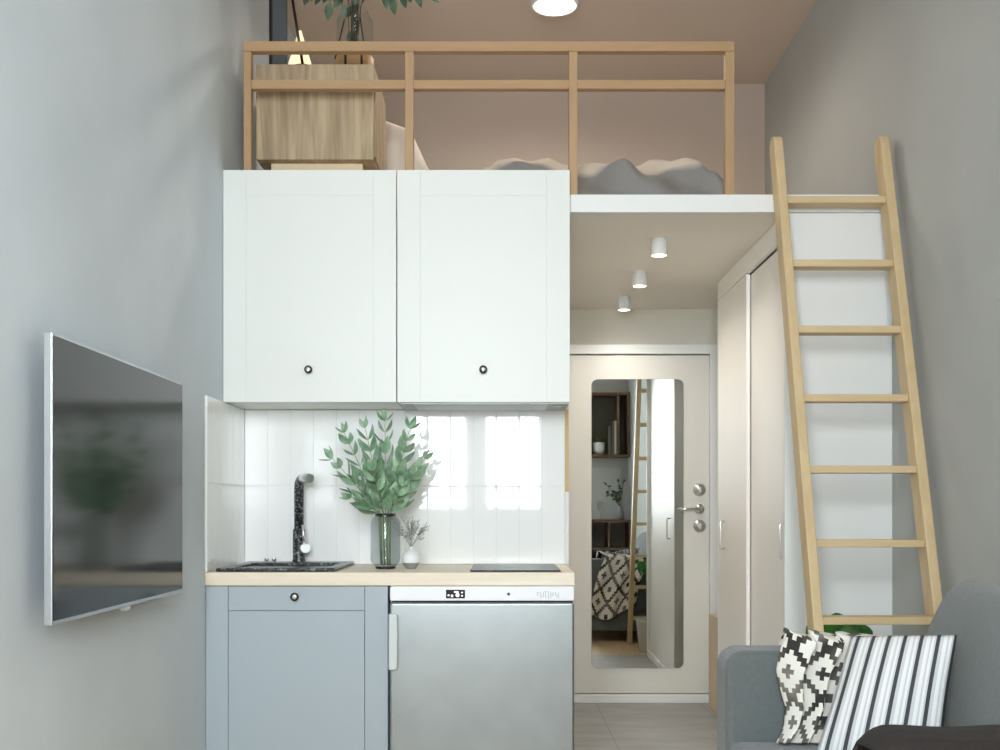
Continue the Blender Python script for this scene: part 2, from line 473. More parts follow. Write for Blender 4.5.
struct(bx(XL, XL+.014, YB, 3.98, 0, .08), 'baseboard_left', 'white_paint', 'white baseboard under the television wall', 'baseboard')
struct(bx(XR-.014, XR, YB, 4.28, 0, .08), 'baseboard_right', 'white_paint', 'white baseboard behind the sofa', 'baseboard')

# ------------------------------------------------------------------ entrance door, mirror
dr = empty('door_1', (.74, YD, 0), 'beige entrance door with a tall mirror and three chrome fittings', 'door', kind='structure')
build(bx(.29, 1.190, YD-.045, YD-.002, .055, 1.978), 'door_leaf', 'door_paint', dr, bevel=.003)
h = MB(); hy = YD-.045
h.lathe((1.134, hy, 1.104), [(0, -.012), (.026, -.012), (.028, -.008), (.028, 0), (0, 0)], 24, axis='y')
h.tube([(1.134, hy-.01, 1.104), (1.134, hy-.045, 1.104), (1.125, hy-.055, 1.104), (1.05, hy-.056, 1.103), (1.02, hy-.056, 1.101)], .0095, 10)
build(h, 'door_handle', 'chrome', dr)
for z in (1.213, 1.007):
    r = MB()
    r.lathe((1.134, hy, z), [(0, -.018), (.016, -.018), (.018, -.012), (.033, -.011), (.036, -.006), (.036, 0), (0, 0)], 28, axis='y')
    r.box(1.128, 1.140, hy-.034, hy-.018, z-.016, z+.016)
    build(r, 'lock_rosette', 'chrome', dr)
fr = MB()
fr.box(.283, 1.238, YD-.06, YD, 1.985, 2.038); fr.box(1.192, 1.238, YD-.06, YD, 0, 1.985); fr.box(.283, .289, YD-.06, YD, 0, 1.985)
struct(fr, 'trim_2', 'white_paint', 'pale frame around the entrance door', 'door frame', bevel=.004)
struct(bx(.289, 1.192, YD-.05, YD, 0, .05), 'trim_3', 'white_paint', 'white threshold strip under the entrance door', 'threshold', bevel=.004)
m = MB()
yf = YD-.051
m.prism(rounded(.520, 1.044, .199, 1.843, .035, 6), 'y', yf, YD-.0455)
build(m, 'door_mirror', 'mirror_silver', bevel=.0015, seg=1, label='tall frameless mirror with rounded corners fixed on the entrance door', cat='mirror')

# ------------------------------------------------------------------ kitchen
def tiles(name, n_u, u0, du, rows, z0, dz, ztop, place, label):
    b = MB()
    for i in range(n_u):
        for j in range(rows):
            a0 = u0+i*du+.0007; a1 = u0+(i+1)*du-.0007
            c0 = z0+j*dz+.0007; c1 = min(z0+(j+1)*dz, ztop)-.0007
            if c1-c0 < .01: continue
            place(b, a0, a1, c0, c1, 1)
    place(b, u0, u0+n_u*du, z0, ztop, 0)
    return struct(b, name, ['grout', 'tile_glaze'], label, 'tiles', bevel=.0008, seg=1)
ZW = .876      # worktop top
nt_ = 14; du = (.268-(XL+.01))/nt_
def back_tile(b, a0, a1, c0, c1, mi):
    if mi: b.box(a0, a1, YK-.0105, YK-.006, c0, c1, 1)
    else: b.box(a0, a1, YK-.0075, YK-.0005, c0, c1, 0)
tiles('backsplash', nt_, XL+.01, du, 2, ZW+.001, .322, 1.512, back_tile, 'glossy white vertical tiles behind the worktop')
def side_tile(b, a0, a1, c0, c1, mi):
    if mi: b.box(XL+.006, XL+.0095, a0, a1, c0, c1, 1)
    else: b.box(XL+.0005, XL+.007, a0, a1, c0, c1, 0)
tiles('backsplash_side', 6, 3.99, .0975, 2, ZW+.001, .322, 1.512, side_tile, 'narrow return of white tiles on the wall left of the sink')
struct(bx(.2685, .283, YK-.012, YK-.0005, ZW+.3, 1.514), 'trim_4', 'trim_gold', 'golden wood strip ending the tiles at the right', 'edge strip')
struct(bx(.2685, .283, YK-.012, YK-.0005, ZW+.001, ZW+.299), 'trim_5', 'white_paint', 'white strip ending the tiles below the wood strip', 'edge strip')

build(bx(XL+.001, .2696, 3.99, YK-.011, .828, ZW), 'worktop', 'counter_wood', bevel=.003, label='light oak worktop over the blue cabinet and fridge', cat='worktop')

c = empty('base_cabinet', (-.73, 4.28, 0), 'blue grey shaker base cabinet under the sink', 'cabinet')
yf = 4.0
b = MB()
b.box(XL+.002, -.404, yf+.022, YK-.012, .10, .68)
b.box(XL+.002, -.404, yf+.06, YK-.012, 0, .10)
b.box(XL+.002, -.980, yf, yf+.022, .10, .826); b.box(-.487, -.404, yf, yf+.022, .10, .826)
b.box(-.98, -.487, yf+.010, yf+.022, .68, .826)
build(b, 'body', 'cabinet_blue', c, bevel=.0015, seg=1)
d = build(bx(-.9785, -.4885, yf, yf+.01, .7385, .825), 'drawer', 'cabinet_blue', c, bevel=.0015)
def knob(parent, x, y, z, mat='dark_metal'):
    k = MB(); k.lathe((x, y, z), [(0, -.026), (.008, -.026), (.009, -.0245), (.0135, -.0245), (.0155, -.021), (.015, -.015), (.007, -.009), (.007, -.003), (.011, 0), (0, 0)], 24, axis='y')
    o = build(k, 'knob', [mat, 'chrome'], parent)
    for p in o.data.polygons:
        if p.center.length and all((o.data.vertices[v].co - o.data.vertices[p.vertices[0]].co).length < .02 for v in p.vertices) and p.index < 48: p.material_index = 1
    return o
knob(d, -.737, yf, .789)
build(bx(-.9785, -.4885, yf, yf+.02, .102, .7365), 'door', 'cabinet_blue', c, bevel=.0015)

# fridge
fr_ = empty('undercounter_fridge', (-.064, 4.25, 0), 'undercounter fridge with brushed steel door and white control panel', 'fridge')
fx0, fx1 = -.395, .266
build(bx(fx0, fx1, 4.012, YK-.012, .02, .8275), 'body', 'fridge_white', fr_, bevel=.004)
cp = build(MB().prism(rounded(fx0, fx1, .7745, .8265, .006, 3), 'y', 3.984, 4.011), 'control_panel', 'fridge_white', fr_, bevel=.002)
build(bx(fx0+.004, fx1-.004, 4.0, 4.0118, .075, .7742), 'door_seal', 'seal_dark', fr_)
def fz(py): return EYE + (509-py)*3.984/F
def fx(px): return (px-500)*3.984/F
build(MB().prism(rounded(fx(446), fx(465), fz(598.3), fz(589.8), .002, 2), 'y', 3.9825, 3.9845), 'display', 'display_black', cp)
g = MB()
for (a, b2, c0, c1) in ((447.6, 449.6, 594.4, 596), (451, 453.2, 594.6, 597), (454, 458.6, 591.2, 592.6), (456.4, 458.8, 592.6, 597), (455.6, 459.4, 593.8, 596), (461, 463, 591.8, 593.2), (461, 463, 595, 596.4)):
    g.prism(rounded(fx(a), fx(b2), fz(c1), fz(c0), .0015, 2), 'y', 3.9818, 3.9826)
build(g, 'display_marks', 'display_lit', cp)
build(MB().lathe((fx(508.5), 3.984, fz(594)), [(0, -.003), (.0045, -.003), (.0055, 0), (0, 0)], 16, axis='y'), 'button', 'dark_metal', cp)
g = MB()
def stroke(a, b2, c0, c1): g.box(fx(a), fx(b2), 3.9832, 3.9842, fz(c1), fz(c0))
for (a, b2, c0, c1) in ((537, 538, 592, 596), (538.3, 539.3, 592, 593), (540, 541, 592, 597), (541, 542.4, 596.4, 597.4), (543, 544, 592, 597), (544, 548, 591.3, 592.2), (545.2, 546.2, 592.4, 598), (548, 549, 591.6, 599), (550.2, 551.2, 592, 598), (551.2, 552.6, 594.4, 595.4), (552.6, 553.6, 592, 596.5), (555, 556, 592, 596), (556.6, 557.4, 594, 598), (558.2, 559, 592, 598)):
    stroke(a, b2, c0, c1)
build(g, 'logo', 'emboss_grey', cp)
dm = MB()
dm.prism(rounded(fx0, fx1, .07, .7685, .012, 5), 'y', 3.972, 4.0)
fd = build(dm, 'door', 'steel', fr_, bevel=.008, seg=4)
hm = MB()
hz0, hz1 = EYE-(670-509)*3.96/F, EYE-(613.5-509)*3.96/F
hm.prism(rounded(fx0-.002, fx0+.031, hz0, hz1, .012, 5, (0, 1, 1, 0)), 'y', 3.946, 3.9715)
build(hm, 'handle', 'fridge_handle', fd, bevel=.006, seg=3)

# sink
sk = empty('kitchen_sink', (-.815, 4.27, ZW), 'speckled black granite sink set into the worktop', 'sink')
s = MB()
sx0, sx1, sy0, sy1 = -1.03, -.598, 4.02, 4.55
zt = ZW+.014
cx0, cx1, cy0, cy1 = sx0+.04, sx1-.04, sy0+.04, sy1-.12
dpt = ZW+.003
s.box(sx0, sx1, sy0, cy0, ZW+.0005, zt); s.box(sx0, sx1, cy1, sy1, ZW+.0005, zt)
s.box(sx0, cx0, cy0, cy1, ZW+.0005, zt); s.box(cx1, sx1, cy0, cy1, ZW+.0005, zt)
build(s, 'rim', 'granite_black', sk, bevel=.005, seg=3)
build(bx(cx0+.0005, cx1-.0005, cy0+.0005, cy1-.0005, ZW+.0005, ZW+.002), 'basin', 'granite_black', sk)
for dx in (0, .03):
    build(MB().lathe((-.945+dx, 4.49, zt), [(.007, 0), (.007, .006), (.009, .008), (.009, .014), (.006, .017), (0, .017)], 16), 'control_knob', 'chrome', sk)
# faucet
fx_ = -.815; fy = 4.50
fa = empty('kitchen_faucet', (fx_, fy, zt), 'tall black granite faucet with chrome lever at the back of the sink', 'faucet')
b = MB(); b.lathe((fx_, fy, zt), [(0, 0), (.027, 0), (.027, .006), (.0245, .012), (.0245, .13), (.021, .134), (0, .134)], 28)
build(b, 'body', 'granite_black', fa)
zt2 = 1.225
pts = [(fx_, fy, zt+.12), (fx_, fy, zt2-.045), (fx_+.002, fy-.004, zt2-.018), (fx_+.008, fy-.01, zt2-.006), (fx_+.018, fy-.024, zt2+.001), (fx_+.024, fy-.034, zt2+.002)]
build(MB().tube(pts, .0195, 16), 'spout', 'granite_black', fa)
e = MB(); e.tube([(fx_+.023, fy-.033, zt2+.002), (fx_+.050, fy-.080, zt2+.002), (fx_+.052, fy-.083, zt2+.002), (fx_+.062, fy-.100, zt2+.001)], [.0205, .0205, .018, .017], 16)
build(e, 'aerator', 'chrome', fa)
hd = MB()
hd.tube([(fx_+.018, fy-.012, zt+.055), (fx_+.03, fy-.03, zt+.055), (fx_+.034, fy-.042, zt+.056)], [.02, .0225, .019], 18)
hd.tube([(fx_+.026, fy-.03, zt+.07), (fx_+.024, fy-.034, zt+.11), (fx_+.022, fy-.036, zt+.15)], [.006, .0055, .005], 10)
build(hd, 'lever_handle', 'chrome', fa)
# hob
hb = empty('ceramic_hob', (.055, 4.25, ZW), 'narrow black glass hob at the right end of the worktop', 'hob')
build(MB().prism(rounded(-.108, .220, 4.012, 4.50, .008, 4), 'z', ZW+.0006, ZW+.0065), 'glass_plate', 'hob_glass', hb, bevel=.0015)
# wall cabinets
def wall_cabinet(x0, x1, kx, label):
    t = empty('wall_cabinet', ((x0+x1)/2, 4.43, 1.514), label, 'cabinet', 'white wall cabinets')
    build(bx(x0, x1, 4.2755, YK-.012, 1.5145, ZLB-.002), 'body', 'cabinet_white', t, bevel=.001, seg=1)
    b = MB(); yd = 4.25
    st = .0885; zr = 2.402-.096
    # door built as boards with fine joints between stiles, rails and panel
    b.box(x0+.001, x0+st, yd, yd+.022, 1.514, 2.402); b.box(x1-st, x1-.001, yd, yd+.022, 1.514, 2.402)
    b.box(x0+st+.0003, x1-st-.0003, yd, yd+.022, zr, 2.402)
    b.box(x0+st+.0003, x1-st-.0003, yd+.0003, yd+.022, 1.514, zr-.0003)
    d = build(b, 'door', 'cabinet_white', t, bevel=.0003, seg=1)
    knob(d, kx, yd, 1.636)
wall_cabinet(-1.0605, -.397, -.731, 'white wall cabinet above the sink and faucet')
wall_cabinet(-.394, .268, -.064, 'white wall cabinet above the hob with an extractor under it')
hd = empty('extractor_hood', (-.063, 4.43, 1.507), 'slim grey extractor hood under the right wall cabinet', 'extractor hood')
build(bx(-.388, .264, 4.2735, YK-.02, 1.509, 1.5142), 'body', 'hood_steel', hd, bevel=.001)
build(bx(-.335, .185, 4.285, YK-.035, 1.507, 1.5088), 'filter_panel', 'emboss_grey', hd, bevel=.0005)
for dx in (0, .02):
    build(MB().lathe((.213+dx, 4.33, 1.509), [(0, -.006), (.006, -.006), (.007, 0), (0, 0)], 14), 'button', 'chrome', hd)

# ------------------------------------------------------------------ vase with branches
vx, vy = -.4375, 4.24
vz = ZW
v = empty('glass_vase', (vx, vy, vz), 'ribbed smoked glass vase with dark rim on the worktop', 'vase')
R0 = .0555; H0 = .211
prof = [(.034, .008), (.040, .010), (R0-.004, .024), (R0, .036), (R0, H0-.036), (R0-.004, H0-.024), (.040, H0-.012), (.037, H0-.008)]
b = MB()
n = 40
rings = []
for r, hh in prof:
    rings.append([b.bm.verts.new((vx+(r+(.0012 if k % 2 else 0))*math.cos(2*PI*k/n), vy+(r+(.0012 if k % 2 else 0))*math.sin(2*PI*k/n), vz+hh)) for k in range(n)])
for a, c2 in zip(rings, rings[1:]):
    for k in range(n):
        f = b.bm.faces.new((a[k], a[(k+1) % n], c2[(k+1) % n], c2[k])); f.smooth = True
build(b, 'glass_body', 'smoked_glass', v)
build(MB().lathe((vx, vy, vz), [(0, 0), (.036, 0), (.039, .003), (.0385, .0095), (.034, .0098), (0, .0098)], 36), 'base', 'vase_dark_glass', v)
build(MB().lathe((vx, vy, vz), [(.040, H0-.0115), (.0405, H0), (.036, H0), (.0365, H0-.0075), (.040, H0-.0115)], 36), 'rim', 'vase_dark_glass', v)

def bez(p0, p1, p2, t): return p0*(1-t)**2 + p1*2*t*(1-t) + p2*t*t
BR = [  # tip pixel, depth of the tip, label, leaf count factor
 (330, 450, 4.20, 'leafy green branch in smoked vase, leaning farthest to the left'),
 (342, 424, 4.28, 'leafy green branch in smoked vase, second from the left'),
 (364, 419, 4.20, 'leafy green branch in smoked vase, just left of the tallest one'),
 (385, 412, 4.25, 'leafy green branch in smoked vase, the tallest upright one'),
 (411, 420, 4.20, 'leafy green branch in smoked vase, just right of the tallest one'),
 (427, 450, 4.26, 'leafy green branch in smoked vase, leaning farthest to the right'),
 (403, 478, 4.14, 'short leafy green branch in smoked vase, right of centre in front'),
 (372, 462, 4.14, 'short leafy green branch in smoked vase, left of centre in front'),
 (350, 488, 4.17, 'short leafy green branch in smoked vase, low over the left rim'),
]
for k, (tx, ty, tY, lab) in enumerate(BR):
    rnd = random.Random(40+k)
    tip = P(tx*.95+385*.05, ty+9, tY)
    ang = 2*PI*k/len(BR)
    foot = Vector((vx+.018*math.cos(ang+PI), vy+.018*math.sin(ang+PI), vz+.014))
    neck = Vector((vx+(tip.x-vx)*.13, vy+(tip.y-vy)*.13+.008*math.sin(ang), vz+H0))
    t = empty('leafy_branch', foot, lab, 'branch', 'leafy branches in the smoked vase')
    pts = []
    ctrl = neck + (neck-foot)*.65 + Vector((0, 0, .03))
    ctrl = Vector((neck.x*.6+tip.x*.4, neck.y*.6+tip.y*.4, neck.z*.55+tip.z*.45))
    nb = 10
    up = [bez(neck, ctrl, tip, i/nb) for i in range(nb+1)]
    pts = [foot, (foot+neck)/2] + up
    build(MB().tube(pts, [.0018]*3 + [.002-.0011*i/nb for i in range(1, nb+1)], 7), 'stem', 'stem_green', t)
    f = MB()
    L_ = (tip-neck).length
    nn = max(3, int(L_/.043))
    for i in range(nn+1):
        tt = .10 + .90*i/nn
        p = bez(neck, ctrl, tip, tt); d = (bez(neck, ctrl, tip, min(1, tt+.05)) - bez(neck, ctrl, tip, tt-.05)).normalized()
        size = .112*(1-.55*tt)*rnd.uniform(.85, 1.15)
        if L_ < .16: size *= .9
        a0 = i*1.57 + rnd.uniform(-.4, .4)
        sd = d.orthogonal().normalized()
        for q in ((0, PI) if i < nn else (0, PI, 1.5)):
            rot = Matrix.Rotation(a0+q, 3, d)
            out = rot @ sd
            ld = (d*rnd.uniform(.7, 1.3) + out*rnd.uniform(.45, .95)).normalized()
            if q == 1.5: ld = (d + out*.15).normalized()
            f.leaf(p + out*.002, ld, (d*.6-out).normalized()*-1 if rnd.random() < .5 else out, size, size*rnd.uniform(.44, .56), bend=rnd.uniform(-.12, .22), cup=.25)
    build(f, 'foliage', 'eucalyptus_leaf', t, recalc=False)

# white bud vase and dried sprig
wv = P(411, 566, 4.24); wx, wy = wv.x, 4.24
b = MB()
b.lathe((wx, wy, vz), [(0, 0), (.016, 0), (.019, .003), (.0335, .0215), (.0345, .0235)], 32, 1)
b.lathe((wx, wy, vz), [(.0345, .0235), (.037, .034), (.036, .046), (.031, .058), (.022, .067), (.011, .072), (.0085, .076), (.0085, .083), (.010, .085), (.0075, .085), (.0065, .080)], 32, 0)
wvo = build(b, 'bud_vase', ['white_ceramic', 'grey_ceramic'], label='small round white vase with grey foot beside the smoked vase', cat='vase')
t = empty('dried_sprig', (wx, wy, vz+.082), 'fine grey dried flower sprig in the small white vase', 'sprig')
st_, bl = MB(), MB()
rnd = random.Random(5)
root = Vector((wx, wy, vz+.078))
for k in range(17):
    tip = root + Vector((rnd.uniform(-.085, .062), rnd.uniform(-.04, .04), rnd.uniform(.05, .128)))
    mid = root*.5 + tip*.5 + Vector((0, 0, .015))
    st_.tube([bez(root, mid, tip, i/4) for i in range(5)], .0006, 5)
    for j in range(12):
        q = bez(root, mid, tip, rnd.uniform(.45, 1)) + Vector((rnd.gauss(0, .010), rnd.gauss(0, .008), rnd.gauss(0, .009)))
        st_.tube([bez(root, mid, tip, .5), q], .0004, 4)
        bmesh.ops.create_icosphere(bl.bm, subdivisions=1, radius=rnd.uniform(.0014, .0026), matrix=Matrix.Translation(q))
build(st_, 'stem', 'sprig_grey', t); build(bl, 'blossom', 'sprig_grey', t)

# ------------------------------------------------------------------ television
tv = empty('television', (-1.01, 2.987, .843), 'large flat television with silver edge mounted on the left wall', 'television')
y0, y1, z0, z1 = 2.478, 3.496, .843, 1.499
build(bx(-1.019, -1.0, y0, y1, z0, z1), 'housing', 'tv_frame', tv, bevel=.002)
build(bx(-1.0, -.9985, y0+.004, y1-.006, z0+.010, z1-.006), 'screen', 'tv_screen', tv)
build(bx(-1.034, -1.0192, y0+.07, y1-.07, z0+.05, z1-.05), 'back_cover', 'tv_back', tv, bevel=.005)
build(bx(-1.0615, -1.0342, 2.75, 3.2, 1.02, 1.30), 'wall_bracket', 'tv_back', tv)
lg = MB(); lg.prism([(2.948, .843), (3.004, .843), (2.996, .832), (2.956, .832)], 'x', -1.012, -.998)
build(lg, 'emblem_tab', 'chrome', tv, bevel=.002)

# ------------------------------------------------------------------ loft railing
rl = empty('loft_railing', (-.12, 4.33, ZLT), 'light wooden railing along the front of the sleeping loft', 'railing')
ry0, ry1 = 4.30, 4.338
def rx(px): return (px-500)*4.30/F
def rz(py): return EYE+(509-py)*4.30/F
for (a, b2) in ((243.5, 251), (405, 413.5), (569, 577.5), (725.5, 734.5)):
    build(bx(rx(a), rx(b2), ry0, ry1, ZLT+.0005, rz(51.2)), 'post', 'post_wood', rl, bevel=.0015, seg=1)
build(bx(rx(243.5), rx(734.5), ry0, ry1, rz(51), rz(41)), 'top_rail', 'rail_wood', rl, bevel=.002, seg=1)
for (a, b2) in ((251, 405), (413.5, 569), (577.5, 725.5)):
    build(bx(rx(a)+.0003, rx(b2)-.0003, ry0+.002, ry1-.002, rz(88.5), rz(79.5)), 'mid_rail', 'rail_wood', rl, bevel=.0015, seg=1)

# ------------------------------------------------------------------ chest and the things on it
ch = empty('bedside_chest', (-.75, 4.66, ZLT), 'oak bedside chest at the left end of the loft', 'chest')
cxa, cxb, cya, cyb = P(256, 0, 4.45).x, P(373.5, 0, 4.45).x, 4.45, 4.87
czt, czb = EYE+(509-64)*4.45/F, EYE+(509-159.5)*4.45/F
build(bx(cxa, cxb, cya, cyb, czb, czt), 'body', 'chest_wood', ch, bevel=.003)
build(bx(cxa+.05, cxb-.05, cya+.05, cyb-.03, ZLT+.0005, czb-.0005), 'base', 'bench_wood', ch, bevel=.002)
build(bx(cxb, cxb+.006, cya+.02, cyb-.01, czb+.015, czt-.015), 'drawer_front', 'chest_wood', ch, bevel=.002)
def P2(px, Y): return (px-500)*Y/F
# dark framed panel
pf = empty('picture_frame', (-.98, 4.8, czt), 'tall dark slate panel with black edge standing on the oak chest', 'picture')
xa, xb = P2(269.5, 4.8), P2(287, 4.8)
build(bx(xa, xa+.012, 4.79, 4.815, czt+.0005, 3.42), 'frame', 'black_metal', pf)
build(bx(xa+.012, xb, 4.795, 4.812, czt+.0005, 3.42), 'panel', 'slate_panel', pf, bevel=.002)
# cone lamp
cxl, cyl = P2(300, 4.68), 4.68
tl = empty('table_lamp', (cxl, cyl, czt), 'small glowing cone shaped table lamp on the oak chest', 'lamp')
build(MB().lathe((cxl, cyl, czt), [(0, .0005), (.045, .0005), (.045, .012), (.012, .016), (.012, .02)], 28), 'base', 'black_metal', tl)
ztop = EYE+(509-31)*4.68/F
build(MB().lathe((cxl, cyl, 0), [(.062, czt+.022), (.058, czt+.06), (.006, ztop)], 32), 'lamp_shade', 'shade_lit', tl)
# slanted black lamp stem
fl = empty('reading_lamp', (P2(303, 4.52), 4.52, czt), 'slender black reading lamp with a slanted stem on the chest', 'lamp')
p0 = Vector((P2(303.2, 4.52), 4.52, czt+.012)); p1 = P(292, -3, 4.52); p1 = p0 + (p1-p0)*1.25
build(MB().lathe((p0.x, p0.y, czt), [(0, .0005), (.05, .0005), (.05, .010), (.01, .014), (0, .014)], 28), 'base', 'black_metal', fl)
build(MB().tube([p0, p1], .0058, 10), 'stem', 'black_metal', fl)
hdm = MB(); hdm.lathe((p1.x, p1.y, p1.z), [(.012, .03), (.05, -.04), (.048, -.04), (.01, .026)], 24)
build(hdm, 'lamp_head', 'black_metal', fl)
# white candle
cx, cy = P2(321.3, 4.60), 4.60
cd = empty('pillar_candle', (cx, cy, czt), 'small white candle between the cone lamp and the glass jar', 'candle')
build(MB().lathe((cx, cy, czt), [(0, .0005), (.0105, .0005), (.011, .035), (.009, .046), (.003, .05), (0, .05)], 20), 'wax', 'white_ceramic', cd)
build(MB().tube([(cx, cy, czt+.049), (cx, cy, czt+.058)], .0012, 6), 'wick', 'black_metal', cd)
# glass jar with tan leather bands
jx, jy = P2(355, 4.62), 4.62
jr = empty('glass_jar_vase', (jx, jy, czt), 'tall clear glass jar with tan leather band on the oak chest', 'vase')
zj = EYE+(509-8)*4.62/F
build(MB().lathe((jx, jy, 0), [(0, czt+.001), (.073, czt+.001), (.076, czt+.01), (.076, zj-.06), (.06, zj-.03), (.05, zj)], 40), 'glass_body', 'clear_glass', jr)
build(MB().lathe((jx, jy, 0), [(.0775, czt+.038), (.0795, czt+.042), (.0795, czt+.086), (.0775, czt+.09), (.0768, czt+.09), (.0768, czt+.038)], 40), 'leather_band', 'leather_tan', jr)
for a in (-1.95, -1.1, .4, 2.0):
    q = MB(); px_, py_ = jx+.0802*math.cos(a), jy+.0802*math.sin(a)
    q.tube([(px_, py_, czt+.03), (px_, py_, czt+.094)], .005, 8)
    build(q, 'buckle', 'black_metal', jr)
# trailing loft plant in the jar
lpn = empty('leafy_bouquet', (jx, jy, czt+.02), 'dark green leafy branches drooping from the glass jar', 'branch')
st_, fo = MB(), MB()
rnd = random.Random(12)
zr = czt+.02
tips = [(308, -6), (322, -8), (330, 2), (342, 4), (338, -12), (352, 30), (358, -6), (385, -8), (391, -3), (402, -5), (408, -10), (415, -7), (429, -8), (345, -30), (375, -40), (400, -25), (322, -28)]
for k, (tx, ty) in enumerate(tips):
    Yt = 4.62 + rnd.uniform(-.08, .08)
    tip = P(tx, ty, Yt)
    base = Vector((jx+rnd.uniform(-.03, .03), jy+rnd.uniform(-.03, .03), zr))
    top = Vector((jx+rnd.uniform(-.03, .03), jy+rnd.uniform(-.03, .03), zj+.02))
    apex = Vector(((top.x+tip.x)/2, (top.y+tip.y)/2, max(top.z, tip.z)+.09))
    path = [base, top] + [bez(top, apex, tip, i/6) for i in range(1, 7)]
    st_.tube(path, .0013, 6)
    for i in range(4):
        tt = .45+.55*i/3
        p = bez(top, apex, tip, tt); d = (bez(top, apex, tip, min(1, tt+.05)) - bez(top, apex, tip, tt-.05)).normalized()
        out = Matrix.Rotation(i*2.2+k, 3, d) @ d.orthogonal().normalized()
        ld = (d*.8+out*.5+Vector((0, 0, -.7))).normalized() if i == 3 else (d + out*.8).normalized()
        sz = rnd.uniform(.05, .075)
        if tx == 352: sz *= 1.15
        fo.leaf(p, ld, Vector((rnd.uniform(-.3, .3), -1, rnd.uniform(-.2, .3))), sz, sz*.5, bend=.1, cup=.2)
for (a, b2) in ((337, 41), (368, 41)):
    st_.tube([P(a-2, b2+18, 4.62), P(a+8 if a < 350 else a-8, b2-24, 4.62)], .003, 6)
build(st_, 'stem', 'stem_dark', lpn); build(fo, 'foliage', 'loft_leaf', lpn, recalc=False)

# ------------------------------------------------------------------ bed
zm = ZLT+.16
mt = MB(); mt.box(-.50, .72, 4.70, 6.30, ZLT+.0005, zm)
build(mt, 'mattress', 'mattress_white', bevel=.04, seg=4, label='white mattress on the loft floor under the grey blanket', cat='mattress')
# pillow leaning against the chest
pw = MB()
C4 = [P(379, 178, 4.86)+Vector((0, 0, -.02)), P(428, 178, 4.86)+Vector((0, 0, -.02)), P(398, 130, 4.98), P(352, 112, 4.98)]
def pil_fn(quad, thick, side):
    n0 = (quad[1]-quad[0]).cross(quad[3]-quad[0]).normalized()
    def fn(u, v):
        p = quad[0]*(1-u)*(1-v) + quad[1]*u*(1-v) + quad[2]*u*v + quad[3]*(1-u)*v
        e = (max(0, math.sin(PI*u))*max(0, math.sin(PI*v)))**.45
        pull = .02*((1-math.sin(PI*u))*math.sin(PI*v)**2)
        c = (quad[0]+quad[1]+quad[2]+quad[3])/4
        w = mnoise.noise(Vector((u*5, v*5, side*3.1)))*.07
        return p + n0*side*thick*.5*(e*(1+w)) + (c-p)*pull*1.2
    return fn
q = [Vector((-.57, 5.0, zm+.01)), Vector((-.28, 4.86, zm+.02)), Vector((-.415, 5.02, zm+.30)), Vector((-.60, 5.10, zm+.32))]
q = [Vector((-.64, 5.05, zm+.015)), Vector((-.255, 4.92, zm+.015)), Vector((-.405, 5.02, zm+.34)), Vector((-.66, 5.14, zm+.47))]
for sd in (1, -1): pw.grid(pil_fn(q, .12, sd), 20, 20)
bmesh.ops.remove_doubles(pw.bm, verts=pw.bm.verts, dist=.0008)
build(pw, 'bed_pillow', 'pillow_white', label='crumpled pale pillow leaning beside the oak chest', cat='pillow')
# knitted blanket
prof = [(480, 176), (487, 171), (500, 162), (512, 160), (530, 165), (548, 161), (565, 166), (577, 171), (600, 168), (620, 163), (637, 168), (652, 163), (680, 165), (694, 167), (706, 178), (718, 191)]
def interp(px):
    for (a, ya), (b2, yb) in zip(prof, prof[1:]):
        if a <= px <= b2:
            t = (px-a)/(b2-a); t = t*t*(3-2*t)
            return ya+(yb-ya)*t
    return 191
def blanket(u, v):
    px = 482 + 236*u
    Yt = 4.66
    x = (px-500)*Yt/F
    ztop = EYE+(509-interp(px))*Yt/F
    zend = ZLT+.006
    # v=0 front hem on the floor -> v=.5 crest -> v=1 lying on the mattress
    if v < .5:
        t = v/.5
        y = 4.43 + .23*t
        z = zend + (ztop-zend)*math.sin(t*PI/2)**.9
        amp = math.sin(t*PI)
        z += .017*amp*math.sin(px*.06 + t*5.5) + .010*amp*math.sin(px*.13 - t*7)
        y += .045*amp*math.sin(px*.075 + t*4)
        z = max(z, zend)
    else:
        t = (v-.5)/.5
        y = 4.66 + 1.2*t
        lim = zm+.012 if x < .74 else zend
        z = ztop + (lim+.02-ztop)*min(1, t*2.5) + .012*math.sin(px*.05+t*9)
        if x < .735: z = max(z, lim)
        else: z = max(z, zend)
    return Vector((x, y, z))
b = MB(); b.grid(blanket, 110, 60)
build(b, 'knitted_blanket', 'knit_grey', solid=.006, label='grey knitted blanket with lamplight painted beige on its crest, heaped along the front edge of the loft bed', cat='blanket')

# ------------------------------------------------------------------ lights in the room as objects
for k, (x, Y, w) in enumerate(((.675, 4.71, 'nearest the loft edge'), (.674, 5.36, 'in the middle of the row of three'), (.670, 6.0, 'nearest the entrance door'))):
    t = empty('ceiling_spotlight', (x, Y, ZLB), 'white cylinder spotlight under the loft, %s' % w, 'spotlight', 'cylinder spotlights under the loft')
    build(MB().lathe((x, Y, ZLB), [(0, -.0005), (.034, -.0005), (.034, -.066), (.0355, -.068), (.0355, -.071), (.031, -.071), (.031, -.066)], 32), 'housing', 'white_paint', t)
    build(MB().lathe((x, Y, ZLB), [(0, -.0706), (.0308, -.0706), (.0308, -.0655), (0, -.0655)], 32), 'lens', 'lamp_lens', t)
cx, cy = .26, 5.26
t = empty('ceiling_lamp', (cx, cy, ZC), 'round white ceiling lamp above the loft bed', 'lamp')
build(MB().lathe((cx, cy, ZC), [(0, -.0005), (.108, -.0005), (.112, -.01), (.112, -.05), (.108, -.056), (.101, -.056), (.101, -.04)], 48), 'housing', 'white_paint', t)
